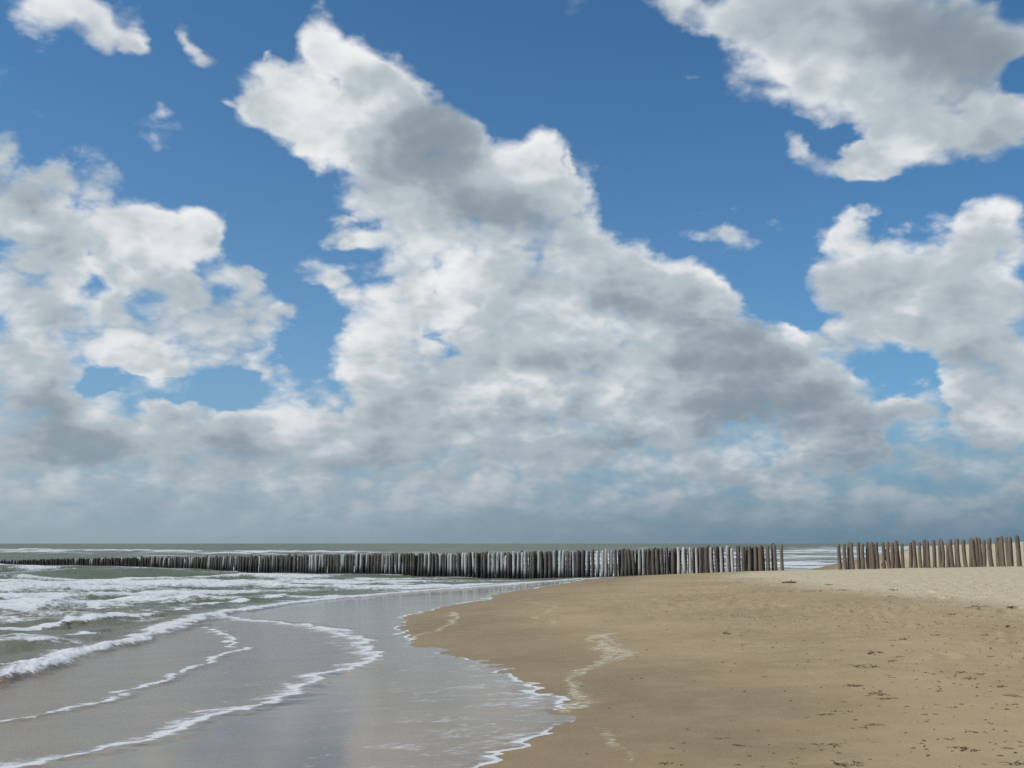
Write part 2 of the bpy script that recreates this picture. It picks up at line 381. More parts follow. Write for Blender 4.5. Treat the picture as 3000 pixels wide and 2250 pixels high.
def grid_mesh(name, x, y, z, nc, nr, keep, mat, attrs):
    idx = np.arange(nr * nc).reshape(nr, nc)
    nxt = np.roll(idx, -1, axis=1)
    quads = np.stack([idx[:-1], nxt[:-1], nxt[1:], idx[1:]], axis=-1).reshape(-1, 4)[:, ::-1]
    quads = quads[keep.ravel()[quads].any(axis=1)]
    used = np.zeros(nr * nc, bool); used[quads.ravel()] = True
    remap = np.cumsum(used) - 1
    quads = remap[quads]
    co = np.stack([x.ravel(), y.ravel(), z.ravel()], 1)[used]
    me = bpy.data.meshes.new(name)
    me.vertices.add(len(co)); me.vertices.foreach_set('co', co.astype(np.float32).ravel())
    me.loops.add(quads.size); me.loops.foreach_set('vertex_index', quads.astype(np.int32).ravel())
    me.polygons.add(len(quads))
    me.polygons.foreach_set('loop_start', np.arange(0, quads.size, 4, dtype=np.int32))
    me.polygons.foreach_set('use_smooth', np.ones(len(quads), bool))
    me.update(calc_edges=True)
    for k, vals in attrs.items():
        at = me.attributes.new(k, 'FLOAT', 'POINT')
        at.data.foreach_set('value', vals.ravel()[used].astype(np.float32))
    me.materials.append(mat)
    ob = bpy.data.objects.new(name, me)
    COL.objects.link(ob)
    return ob

def material(name):
    m = bpy.data.materials.new(name); m.use_nodes = True
    return m, NT(m.node_tree)

def finish(n, bsdf):
    o = n.new('ShaderNodeOutputMaterial'); n.t.links.new(bsdf, o.inputs[0])

# ------------------------------------------------------------------ sand
m_sand, n = material('sand')
pos = n.new('ShaderNodeTexCoord').outputs['Object']
dry = n.attr('dry'); wet = n.attr('wet'); scum = n.attr('scum'); strewn = n.attr('strewn')
big = n.noise(pos, 0.35, 4, 0.55)
mid = n.noise(pos, 2.6, 5, 0.6)
grain = n.noise(pos, 34.0, 4, 0.65)
speck = n.noise(pos, 11.0, 3, 0.6)
c = n.mix(n.ss(big, 0.3, 0.7), (.346, .257, .146), (.438, .326, .178))
c = n.mix(n.m('MULTIPLY', n.ss(mid, 0.42, 0.72), 0.55), c, (.478, .366, .208))
c = n.mix(n.m('MULTIPLY', n.ss(speck, 0.60, 0.74), n.m('MULTIPLY', strewn, 0.65)), c, (.145, .115, .070))
mott = n.noise(n.v('MULTIPLY', pos, (0.8, 1.5, 1.0)), 4.2, 5, 0.7, 0.3)
c = n.mix(n.m('MULTIPLY', n.ss(mott, 0.55, 0.72), n.m('MULTIPLY', strewn, 0.50)), c, (.235, .172, .090))
c = n.mix(n.m('MULTIPLY', n.ss(grain, 0.52, 0.80), 0.35), c, (.19, .155, .10))
c = n.mix(dry, c, n.mix(n.ss(mid, 0.3, 0.7), (.52, .425, .268), (.60, .495, .325)))
c = n.mix(wet, c, n.v('MULTIPLY', c, (0.76, 0.72, 0.68)))
lace = n.noise(n.v('MULTIPLY', pos, (0.75, 1.4, 0.0)), 6.5, 7, 0.7, 1.4)
sm = n.ss(n.m('MULTIPLY_ADD', n.m('SUBTRACT', lace, 0.5), 1.7, scum), 0.46, 0.84)
c = n.mix(n.m('MULTIPLY', sm, 0.80), c, (.64, .60, .42))
bmp = n.new('ShaderNodeBump'); bmp.inputs['Strength'].default_value = 0.75; bmp.inputs['Distance'].default_value = 0.03
hsum = n.m('ADD', n.m('MULTIPLY', n.noise(pos, 5.0, 6, 0.62), n.m('MULTIPLY_ADD', strewn, 0.9, 0.14)), n.m('MULTIPLY', grain, n.m('MULTIPLY_ADD', strewn, 0.22, 0.06)))
n.put(bmp.inputs['Height'], hsum)
b = n.new('ShaderNodeBsdfPrincipled')
n.put(b.inputs['Base Color'], c)
n.put(b.inputs['Roughness'], n.m('MULTIPLY_ADD', wet, -0.38, 0.92))
b.inputs['Specular IOR Level'].default_value = 0.12
n.put(b.inputs['Normal'], bmp.outputs[0])
finish(n, b.outputs[0])

gx, gy, gc, gr = make_grid(900, 480)
gs = shore_s(gx, gy)
gz = ground_z(gx, gy)
d_edge, s_edge = line_dist(gx, gy, LINE_EDGE)
g_side = (gx - GA[0]) * GNRM[0] + (gy - GA[1]) * GNRM[1]
# water side of the swash edge: left of the line as it runs up the coast
sd = np.where(s_edge > 0, d_edge, -d_edge)          # + landward
near_zone = (gy > 2.0) & (g_side < 3.0)
sd = np.where(near_zone & (gy < LINE_EDGE[-1][1] + 6), sd, gs - np.where(g_side > 2, 0.5, 5.5))
far_fade = np.clip(1.5 - np.hypot(gx, gy) / 60.0, 0, 1)
strewn = sstep(sd, 1.5, 7.5) * (0.25 + 0.75 * sstep(fbm(gx / 1.3, gy / 1.3, 3, 21), .35, .65))
strewn = strewn * (0.35 + 0.65 * sstep(sd, 4.0, 9.0))
gz = gz + strewn * far_fade * 0.030 * (fbm(gx / 0.30, gy / 0.30, 3, 31) - 0.5)
# old footprints and scuffs, softened by the wind
def dents(cell, seed, r0, share):
    cxi, cyi = np.floor(gx / cell), np.floor(gy / cell)
    h = np.zeros(gx.shape)
    for ox in (-1, 0, 1):
        for oy in (-1, 0, 1):
            ix, iy = cxi + ox, cyi + oy
            px_, py_ = (ix + hash2(ix, iy, seed)) * cell, (iy + hash2(ix, iy, seed + 1)) * cell
            on = hash2(ix, iy, seed + 2) < share
            a = hash2(ix, iy, seed + 3) * 6.28
            rr_ = r0 * (0.6 + 0.8 * hash2(ix, iy, seed + 4))
            ux, uy = (gx - px_) * np.cos(a) + (gy - py_) * np.sin(a), -(gx - px_) * np.sin(a) + (gy - py_) * np.cos(a)
            q = np.hypot(ux / 1.7, uy) / rr_
            h = h + on * (-np.exp(-q ** 2 * 1.6) + 0.42 * np.exp(-((q - 1.45) / 0.45) ** 2))
    return h
tramp = sstep(sd, 3.0, 9.0) * np.clip(1.6 - np.hypot(gx, gy) / 45.0, 0, 1) * sstep(fbm(gx / 2.6, gy / 2.6, 3, 25), .30, .60)
gz = gz + tramp * (0.075 * dents(0.78, 300, .13, .62) + 0.036 * dents(0.42, 320, .075, .6))
dry = sstep(gs + 2.6 * (fbm(gx / 3.5, gy / 4.5, 4, 41) - 0.5) + 0.11 * np.maximum(gy - 20, 0), 16.4, 19.4)
dry = np.maximum(dry, 0.55 * sstep(g_side, 8, 30) * sstep(gs, 3, 8))
wetz = 1.0 - sstep(sd + 1.2 * (fbm(gx / 2.5, gy / 2.5, 3, 51) - 0.5), 0.4, 4.5)
scum_a = np.zeros(gx.shape)
wx = gx + 0.5 * (fbm(gx * 2.2, gy * 1.2, 3, 61) - 0.5); wy = gy + 0.9 * (fbm(gx * 2.2, gy * 1.2, 3, 62) - 0.5)
for k, ln in enumerate(SCUM):
    d, _ = line_dist(wx, wy, ln)
    wdt = np.interp(np.hypot(gx, gy), [5, 40], [0.12, 0.28]) * (1.25 if k == 1 else 0.8)
    scum_a = np.maximum(scum_a, np.exp(-(d / (1.05 * wdt)) ** 2) * (0.68, 0.66, 0.56, 0.40, 0.42, 0.60, 0.54)[k])
    if k == 1:
        scum_a = np.maximum(scum_a, 0.40 * np.exp(-(d / (3.6 * wdt)) ** 2))
scum_a = np.maximum(scum_a, 0.30 * np.exp(-((sd - 4.2 - 2.0 * fbm(gx / 4, gy / 4, 2, 66)) / 0.25) ** 2) * sstep(fbm(gx / 3, gy / 3, 2, 67), .4, .6))
beach = grid_mesh('beach', gx, gy, gz, gc, gr, (gz > -0.9), m_sand, {'dry': dry, 'wet': wetz, 'scum': scum_a, 'strewn': strewn * far_fade})
beach['kind'] = 'structure'
# ------------------------------------------------------------------ sea and the sheet of swash on the sand
m_sea, n = material('sea_water')
pos = n.new('ShaderNodeTexCoord').outputs['Object']
foam = n.attr('foam'); film = n.attr('film'); rip = n.attr('ripple')
flat = n.v('MULTIPLY', pos, (1.0, 1.0, 0.0))
fn = n.noise(n.v('MULTIPLY', flat, (1.0, 1.35, 1.0)), 3.0, 8, 0.68, 0.8)
fn2 = n.noise(n.v('MULTIPLY', flat, (0.45, 1.7, 1.0)), 11.0, 5, 0.65, 0.4)
fsum = n.m('MULTIPLY_ADD', n.m('SUBTRACT', fn, 0.5), 1.5, foam)
fsum = n.m('MULTIPLY_ADD', n.m('SUBTRACT', fn2, 0.5), 1.15, fsum)
fm = n.ss(fsum, 0.42, 0.86)
tint = n.noise(flat, 0.12, 3, 0.5)
deep = n.mix(n.ss(tint, 0.35, 0.65), (.118, .136, .082), (.158, .174, .112))
shal = n.mix(n.ss(n.noise(n.v('MULTIPLY', flat, (0.5, 1.5, 1.0)), 1.2, 4, 0.6), 0.3, 0.7), (.262, .200, .134), (.226, .172, .116))
c = n.mix(film, deep, shal)
c = n.mix(n.m('MULTIPLY', fm, 0.93), c, (.74, .735, .71))
b = n.new('ShaderNodeBsdfPrincipled')
n.put(b.inputs['Base Color'], c)
n.put(b.inputs['Roughness'], n.m('MAXIMUM', n.m('MULTIPLY', fm, 0.75), n.m('MULTIPLY_ADD', rip, 0.24, 0.115)))
b.inputs['IOR'].default_value = 1.33
n.put(b.inputs['Specular IOR Level'], n.m('MULTIPLY_ADD', film, 0.22, 0.06))
bmp = n.new('ShaderNodeBump'); bmp.inputs['Distance'].default_value = 0.06
n.put(bmp.inputs['Strength'], n.m('MULTIPLY_ADD', rip, 0.55, 0.012))
wv = n.v('MULTIPLY', flat, (0.55, 1.5, 1.0))
h = n.m('ADD', n.noise(wv, 1.7, 5, 0.55, 0.4), n.m('MULTIPLY', n.noise(wv, 9.0, 4, 0.6), 0.35))
h = n.m('MULTIPLY_ADD', fm, 0.45, h)
n.put(bmp.inputs['Height'], h)
n.put(b.inputs['Normal'], bmp.outputs[0])
finish(n, b.outputs[0])

wx, wy, wc, wr = make_grid(1240, 610)
wr_ = np.hypot(wx, wy)
ws = shore_s(wx, wy)
bz = ground_z(wx, wy)
jx = wx + 0.55 * (fbm(wx * 1.6, wy * 1.0, 4, 71) - 0.5) + 0.55 * (fbm(wx * 0.7, wy * 3.4, 4, 73, .6) - 0.5); jy = wy + 1.1 * (fbm(wx * 1.6, wy * 1.0, 4, 72) - 0.5)
gside = (wx - GA[0]) * GNRM[0] + (wy - GA[1]) * GNRM[1]
near = (wy > 2.0) & (gside < 3.0) & (wy < LINE_EDGE[-1][1] + 6)
d1, s1 = line_dist(jx, jy, LINE_EDGE)
sd1 = np.where(near, np.where(s1 > 0, d1, -d1), ws - np.where(gside > 2, 0.5, 5.5))
d2, s2 = line_dist(jx, jy, LINE_SWASH)
sw_end = LINE_SWASH[-1]
in2 = ((s2 < 0) & near).astype(float)
d3, s3 = line_dist(jx, jy, LINE_LACE)
in3 = ((s3 < 0) & near).astype(float)
d4, s4 = line_dist(jx, jy, LINE_BREAK)
sd4 = np.where(wy > 2, np.where(s4 > 0, d4, -d4), 10.0)     # + landward of the small breaker
sd4 = np.where(gside > 3.0, ws - 1.0, np.where(wy < 2, ws + 4, sd4))
sea_in = sstep(-sd4, -0.3, 1.2)                      # 1 on the open water behind the breaker
out_d = np.maximum(-sd4, 0)
# wave trains rolling in from the open sea
step = np.maximum(wr_ ** 2 / (EYE * 995.0) * 0.55, 0.02)
def train(lam, ang, amp, seed, sharp=1.6):
    k = 2 * np.pi / lam
    a = np.radians(ang)
    ph = k * (wx * np.sin(a) + wy * np.cos(a)) + 2.2 * (fbm(wx / (lam * 1.3), wy / (lam * 1.3), 3, seed) - 0.5) * 2
    env = 0.35 + 1.3 * fbm(wx / (lam * 2.2), wy / (lam * 1.2), 3, seed + 5)
    s = (0.5 + 0.5 * np.sin(ph)) ** sharp
    return amp * env * (s - 0.4) * np.clip(lam / (3.0 * step), 0, 1), s * env
grow = sstep(out_d, 0.5, 40)
h1, c1 = train(17.0, -14, 0.55, 81, 2.2)
h2, c2 = train(7.5, -24, 0.30, 91, 2.0)
h3, c3 = train(3.3, 4, 0.15, 101, 1.8)
h4, c4 = train(1.4, -32, 0.060, 111, 1.5)
wave = h1 * (0.12 + 0.88 * grow) * np.clip(1.2 - wr_ / 2500, .4, 1) + h2 * (0.55 + 0.45 * grow) + h3 * (0.95 + 0.05 * grow) + h4
chop = 0.13 * (fbm(wx * 1.1, wy * 1.6, 4, 121) - 0.5) * np.clip(0.6 / step, 0, 1)
lee = 1 - 0.7 * np.exp(-(gside / 7.0) ** 2)
sea_z = 0.10 * np.exp(-out_d / 12) - 0.05 * (1 - lee) + wave * lee * sea_in * sstep(out_d, 0.0, 5.0) + chop * sea_in
# the small breaker: a low rolling crest, highest at the left where it is nearest
bh = np.interp(wy, [8, 16, 24, 40, 60], [0.13, 0.13, 0.08, 0.06, 0.05])
lump = 0.35 + 0.7 * fbm(wx * 1.5, wy * 1.5, 3, 131) + 0.75 * fbm(wx * 5.5, wy * 5.5, 3, 133, .65)
crest = bh * lump * np.where(sd4 > 0, np.exp(-(sd4 / 0.28) ** 2), np.exp(-(sd4 / 1.3) ** 2)) * (gside < 0)
film_z = bz + 0.012 + 0.014 * in2 * sstep(d2, 0, .4) + 0.016 * in3 * sstep(d3, 0, .4)
film_z = film_z + 0.006 * (fbm(wx * 1.5, wy * 2.5, 3, 141) - 0.5) * in2
edge = np.clip(-sd1 / 0.18, -1, 1)
film_z = np.where(sd1 < 0, film_z - 0.012 * (1 - np.clip(-sd1 / 0.25, 0, 1)), bz - 0.03 * np.clip(sd1 / 0.15, 0, 1))
mixw = sstep(-sd4, -1.0, 2.5)
base = np.maximum(film_z, np.where(sd1 < 0, 0.0, -9)) * (1 - mixw) + np.maximum(sea_z, bz + 0.01) * mixw
z = base + crest + 0.02 * np.exp(-(d2 / 0.25) ** 2) * (sd1 < 0) * (wy > 2) + 0.03 * np.exp(-(d3 / 0.2) ** 2) * (sd1 < 0) * (wy > 2)
# ---- foam, 0..1
f = np.zeros(wx.shape)
w_px = np.maximum(wr_ * 0.0016, 0.05)
f = np.maximum(f, 0.95 * np.exp(-(d1 / (2.6 * w_px)) ** 2) * near * (0.45 + 0.8 * sstep(fbm(wx / 1.7, wy / 1.7, 3, 151), .35, .6)))
f = np.maximum(f, 0.52 * np.exp(-np.maximum(-sd1, 0) / 0.75) * near * (sd1 < 0) * sstep(wy, 5, 9) * (1 - sstep(wy, 24, 30)))
def front(d, sgn, reach, seed, k):
    """foam pushed along by the front of a sheet of swash: crisp at the front, lace trailing behind it"""
    mod = 0.55 + 0.75 * fbm(wx / 0.9, wy / 0.9, 4, seed, .6)
    lead = np.exp(-(d / (2.2 * w_px)) ** 2) * 1.05
    rear = np.where(sgn < 0, 0.86 * np.exp(-d / (reach * mod)), 0)
    streak = 0.30 * (fbm(wx * 1.1, wy * 5.0, 4, seed + 7, .6) - 0.5)
    return k * np.maximum(lead * mod, rear + streak * (rear > .25)) * (sd1 < 0) * (wy > 2)
f = np.maximum(f, front(d2, s2, np.interp(wy, [5, 12, 30], [0.52, 0.50, 0.85]), 153, 1.05))
f = np.maximum(f, front(d3, s3, 0.16, 157, 0.95))
f = np.maximum(f, 0.12 + 0.22 * in2 * fbm(wx * 1.2, wy * 3, 3, 159))
f = np.where(near & (sd1 < 0) & (in2 < .5) & (sd4 > 0), np.maximum(f, 0.13 + 0.58 * sstep(wx, -3.4, 0.4) * fbm(wx * 2, wy * 3, 3, 161)), f)
# breaker foam
bf = np.where(sd4 > 0, np.exp(-(sd4 / (0.18 + 2.0 * w_px)) ** 2), np.exp(-((-sd4) / (0.55 + 2.5 * w_px)) ** 2))
f = np.maximum(f, bf * (0.75 + 0.5 * fbm(wx / 1.3, wy / 1.3, 3, 171)) * (gside < 0) * (wy > 2))
# white water between the breaker and the groyne
surf = sstep(fbm(wx / 9.0, wy / 4.5, 4, 181), 0.36, 0.62)
inner = sea_in * (gside < 1.0)
yb = np.interp(wy, [0, 14, 20, 27, 34, 44, 56, 64, 80, 110], [.46, .52, .58, .70, .84, .84, .76, .68, .68, .78])
churn = fbm(wx / 2.6, wy / 1.5, 5, 183, 0.6)
f = np.maximum(f, inner * np.clip(yb + 0.38 * (surf - 0.5) + 1.1 * (churn - 0.5) + 0.60 * (c2 - 0.6) + 0.42 * (c3 - .6), 0, 0.92))
calm = np.exp(-(gside / 5.0) ** 2) * (gside < 0)
f = f * (1 - 0.28 * calm * inner)
# beyond the groyne: broken surf near the shore, white caps further out
outer = (gside >= 1.0) & (sd1 < 0)
surf2 = sstep(fbm(wx / 16.0, wy / 7.0, 4, 191), 0.40, 0.60)
off = np.maximum(-ws, 0)
prob = np.interp(off, [0, 25, 60, 110, 220, 500], [0.98, 0.92, 0.56, 0.24, 0.12, 0.05])
band = np.exp(-((gside - 95 - 18 * (fbm(wx / 40, wy / 40, 2, 195) - .5)) / 26.0) ** 2) * sstep(-wx, 12, 60) * 1.25
churn2 = fbm(wx / 5.0, wy / 2.5, 4, 193, 0.6)
fo = prob * (0.55 + 0.55 * surf2) + 0.5 * (churn2 - 0.5) * sstep(prob, .1, .5) + 0.62 * (c1 - 0.62) * sstep(off, 20, 90) * (0.3 + 1.1 * surf2) + 0.85 * band * (0.15 + 1.1 * c1) * (0.25 + 0.9 * surf2)
f = np.where(outer, np.clip(fo, 0.0, 1.0), f)
f = np.where((gside >= 1.0) & (wr_ > 900), np.clip(f, 0, .22), f)
# low rollers between the breaker and the groyne: a raised green face, foam spilling from the crest
for k_, ln in enumerate(ROLLS):
    dk, sk = line_dist(jx, jy, ln)
    sdk = np.where(sk > 0, dk, -dk)
    body = np.where(sdk > 0, np.exp(-(sdk / 0.55) ** 2), np.exp(-(sdk / 1.6) ** 2)) * sea_in
    z = z + (0.11, 0.08, 0.08, 0.08)[k_] * body * (0.6 + 0.8 * fbm(wx / 1.1, wy / 1.1, 3, 210 + k_))
    cr_ = np.where(sdk > 0, np.exp(-(sdk / 0.28) ** 2), np.exp(-(sdk / 0.75) ** 2)) * sea_in
    f = np.maximum(f * (1 - 0.35 * body * (sdk > 0.2)), cr_ * (0.30 + 1.0 * sstep(fbm(wx / 1.0, wy / 1.0, 4, 220 + k_, .6), .36, .62)))
filmv = np.maximum(1 - mixw, 0.34 * (gside < 0) * (1 - sstep(wy, 18, 60)))
ripple = np.clip(0.012 + 0.07 * in2 + 0.24 * in2 * sstep(wy, 5, 11) + 0.12 * in3 + mixw, 0, 1)
z = z + np.where(gside > 1, 0.45 * band * surf2 * c1 * (0.5 + fbm(wx / 3.0, wy / 3.0, 3, 197)), 0)
keep = (z > bz - 0.05) | (bz < -0.6)
sea = grid_mesh('sea', wx, wy, z, wc, wr, keep, m_sea, {'foam': f, 'film': filmv, 'ripple': ripple})
sea['kind'] = 'structure'
# ------------------------------------------------------------------ helpers for things
def mesh_obj(name, verts, faces, mat, parent=None, smooth=True):
    me = bpy.data.meshes.new(name)
    me.from_pydata([tuple(v) for v in verts], [], [tuple(f_) for f_ in faces])
    if smooth:
        me.polygons.foreach_set('use_smooth', [True] * len(me.polygons))
    me.update()
    if mat: me.materials.append(mat)
    ob = bpy.data.objects.new(name, me); COL.objects.link(ob)
    if parent: ob.parent = parent
    return ob

def tag(o, label, cat, group=None):
    o['label'] = label; o['category'] = cat
    if group: o['group'] = group

def gz1(x, y):
    return float(ground_z(np.array([x]), np.array([y]))[0])

# ------------------------------------------------------------------ the groyne: rows of driven timber posts
def wood(name, top, mid_, foot, wet_to, pale, tone_of='OBJECT'):
    m, n = material(name)
    tc = n.new('ShaderNodeTexCoord').outputs['Object']
    geo = n.new('ShaderNodeNewGeometry').outputs['Position']
    rnd = n.new('ShaderNodeObjectInfo').outputs['Random']
    ta_ = n.new('ShaderNodeAttribute'); ta_.attribute_name = 'tone'; ta_.attribute_type = tone_of
    tone = ta_.outputs['Fac']
    px_, py_, pz_ = n.sep(geo)
    grainv = n.v('ADD', n.v('MULTIPLY', geo, (26.0, 26.0, 1.6)), n.v('SCALE', (3.1, 7.7, 5.3), scale=n.m('MULTIPLY', tone, 13.0)))
    g = n.noise(grainv, 1.0, 5, 0.62, 0.4)
    blot = n.noise(n.v('MULTIPLY', geo, (6.0, 6.0, 1.4)), 1.0, 4, 0.6)
    c = n.mix(n.ss(g, 0.3, 0.72), mid_, top)
    c = n.mix(n.m('MULTIPLY', n.ss(tone, 0.45, 0.95), pale), c, (.62, .60, .56))
    c = n.mix(n.m('MULTIPLY', n.ss(g, 0.62, 0.74), 0.7), c, (.045, .036, .028))
    c = n.mix(n.m('MULTIPLY', n.ss(blot, 0.5, 0.75), 0.5), c, mid_)
    damp_ = n.ss(n.m('ADD', pz_, n.m('MULTIPLY_ADD', blot, 0.5, n.m('MULTIPLY', rnd, 0.35))), wet_to[0], wet_to[1], 1.0, 0.0)
    c = n.mix(damp_, c, foot)
    b = n.new('ShaderNodeBsdfPrincipled')
    n.put(b.inputs['Base Color'], c)
    n.put(b.inputs['Roughness'], n.m('MULTIPLY_ADD', damp_, -0.35, 0.88))
    bp = n.new('ShaderNodeBump'); bp.inputs['Strength'].default_value = 0.6; bp.inputs['Distance'].default_value = 0.02
    n.put(bp.inputs['Height'], g); n.put(b.inputs['Normal'], bp.outputs[0])
    finish(n, b.outputs[0])
    return m

m_wood = wood('weathered_wood', (.20, .175, .150), (.060, .049, .039), (.020, .018, .016), (0.55, 1.25), 0.92)
m_dark = wood('dark_wood', (.215, .172, .130), (.118, .092, .067), (.080, .065, .046), (0.9, 1.5), 0.10)

m_tarry = wood('algae_dark_wood', (.070, .050, .038), (.036, .027, .021), (.018, .017, .015), (0.4, 0.9), 0.05)

def post_mesh(name, h, rad, seed, mat, buried=0.5):
    """one driven log: uneven taper, a slight bend, a worn domed head, shrinkage grooves"""
    r = random.Random(seed)
    seg = 11
    rings = [(-buried, 1.06), (0.0, 1.05), (0.10 * h, 1.03), (0.35 * h, 1.0), (0.65 * h, .97), (0.88 * h, .94), (0.965 * h, .88), (h, .62)]
    lob = [1 + r.uniform(-.10, .10) for _ in range(seg)]
    bend = (r.uniform(-.035, .035) * h, r.uniform(-.02, .02) * h)
    kink = r.uniform(.3, .7)
    vs, fs = [], []
    tilt_top = (r.uniform(-.25, .25), r.uniform(-.25, .25))
    for zz, k in rings:
        t = max(zz, 0) / h
        ox = bend[0] * math.sin(t * math.pi * kink * 1.6); oy = bend[1] * math.sin(t * math.pi * kink * 1.6)
        for i in range(seg):
            a = 2 * math.pi * i / seg
            rr = rad * k * lob[i] * (1 + r.uniform(-.03, .03))
            zt = zz + (tilt_top[0] * math.cos(a) + tilt_top[1] * math.sin(a)) * rad * (1 if t > .9 else 0)
            vs.append((ox + rr * math.cos(a), oy + rr * math.sin(a), zt))
    nR = len(rings)
    for j in range(nR - 1):
        for i in range(seg):
            a, b_ = j * seg + i, j * seg + (i + 1) % seg
            fs.append((a, b_, b_ + seg, a + seg))
    top = len(vs)
    vs.append((vs[-1][0] * .2 + bend[0] * .5, bend[1] * .5, h + rad * .12))
    for i in range(seg):
        fs.append(((nR - 1) * seg + i, (nR - 1) * seg + (i + 1) % seg, top))
    return vs, fs

def top_z(px):
    return float(np.interp(px, [0, 250, 500, 1000, 1500, 2000, 2285, 2440, 2700, 2985], [.34, .72, .98, 1.40, 1.65, 1.96, 2.15, 2.19, 2.32, 2.50]))

# where the groyne is crossed by a photo column
def px_of(p):
    return 1500 + FPX * p[0] / p[1]

def place_post(name, p, h_top, rad, seed, mat, label, group, cat='post', tone=0.3):
    z0 = gz1(p[0], p[1])
    foot = min(z0, 0.1) if z0 < 0.15 else z0
    h = max(h_top - foot, 0.25)
    vs, fs = post_mesh(name, h, rad, seed, mat, buried=0.35)
    o = mesh_obj(name, vs, fs, mat)
    o.location = (p[0], p[1], foot)
    r = random.Random(seed + 900)
    o.rotation_euler = (math.radians(r.gauss(0, .8)), math.radians(r.gauss(0, .9)), r.uniform(0, 6.28))
    o['tone'] = float(tone)
    tag(o, label, cat, group)
    return o

GROUP_SEA = 'posts of the long groyne row in the water'
GROUP_BEACH = 'posts of the long groyne row on the sand'
GROUP_UP = 'posts of the groyne above the gap'
seaL = 'weathered post in the dense timber groyne row standing in the sea'
sandL = 'grey weathered post in the dense groyne row standing on wet sand'
upL = 'dark brown post in the open groyne row above the gap'

pxs = []
p_end = groyne_at(2278.0)
t = 0.0
s_all = 0
total_len = np.linalg.norm(p_end - GA)
front_posts = []
r = random.Random(5)
dist = -1.0
k = 0
while dist < total_len + 3.5:
    p = p_end - GDIR * dist if dist > 0 else None
    if dist <= 0:
        dist = 0.0; p = p_end
    p = p_end - GDIR * dist
    px = px_of(p)
    if px < -60: break
    front_posts.append((p + GNRM * r.uniform(-.05, .05), px))
    # a few missing or wider places
    near_end = dist < 4.0
    dist += (0.325 + r.uniform(-.06, .06)) * (1.0 if not near_end else 1.04)
stuff_v, stuff_f, stuff_t = [], [], []
n_front = 0
for i, (p, px) in enumerate(front_posts):
    hz = top_z(px) + r.gauss(0, .035) - (0.22 if r.random() < .035 else 0)
    rad = r.uniform(.088, .112)
    zz = gz1(p[0], p[1])
    if i == 0:
        lab, grp = 'dark end post of the long groyne row beside the gap', None
    elif zz > 0.12:
        lab, grp = sandL, GROUP_BEACH
    else:
        lab, grp = seaL, GROUP_SEA
    if n_front < 262:
        share = float(np.interp(px, [0, 450, 700, 1200, 1700, 2150, 2230], [.05, .10, .26, .36, .52, .60, .2]))
        pale = r.random() < share
        tone = r.uniform(.72, 1.0) if pale else r.uniform(.0, .5)
        if grp and pale:
            lab = ('pale bleached post in the dense timber groyne row standing in the sea' if grp == GROUP_SEA else 'pale bleached post in the dense groyne row standing on wet sand')
            grp = grp.replace('posts', 'pale posts')
        elif grp:
            lab = lab.replace('grey weathered', 'dark weathered').replace('weathered post', 'dark weathered post') if 'dark' not in lab else lab
            lab = lab.replace('dark dark', 'dark')
            grp = grp.replace('posts', 'dark posts')
        place_post('groyne_post', p, hz, rad * (.86 if pale else 1), 1000 + i, (m_wood if px > 520 or pale else m_tarry) if i > 5 else m_dark, lab, grp, tone=tone)
        n_front += 1
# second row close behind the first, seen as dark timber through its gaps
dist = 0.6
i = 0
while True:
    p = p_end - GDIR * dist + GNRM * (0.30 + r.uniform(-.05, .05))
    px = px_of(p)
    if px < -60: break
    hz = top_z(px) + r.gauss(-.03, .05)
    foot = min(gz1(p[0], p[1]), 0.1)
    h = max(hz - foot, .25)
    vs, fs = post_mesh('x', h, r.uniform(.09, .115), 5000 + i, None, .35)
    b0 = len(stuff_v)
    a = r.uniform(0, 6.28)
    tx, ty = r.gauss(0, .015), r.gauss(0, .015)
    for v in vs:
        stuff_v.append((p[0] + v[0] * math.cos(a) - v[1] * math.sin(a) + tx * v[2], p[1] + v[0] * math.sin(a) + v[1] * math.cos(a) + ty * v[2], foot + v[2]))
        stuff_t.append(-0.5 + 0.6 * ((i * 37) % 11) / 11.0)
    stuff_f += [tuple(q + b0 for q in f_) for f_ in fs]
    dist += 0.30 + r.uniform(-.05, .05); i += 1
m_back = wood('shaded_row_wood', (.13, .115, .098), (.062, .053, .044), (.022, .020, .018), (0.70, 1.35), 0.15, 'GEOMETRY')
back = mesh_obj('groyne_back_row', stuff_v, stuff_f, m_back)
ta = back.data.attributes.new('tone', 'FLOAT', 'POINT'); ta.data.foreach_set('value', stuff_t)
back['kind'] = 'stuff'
tag(back, 'second dark row of timber posts close behind the long groyne row', 'posts')

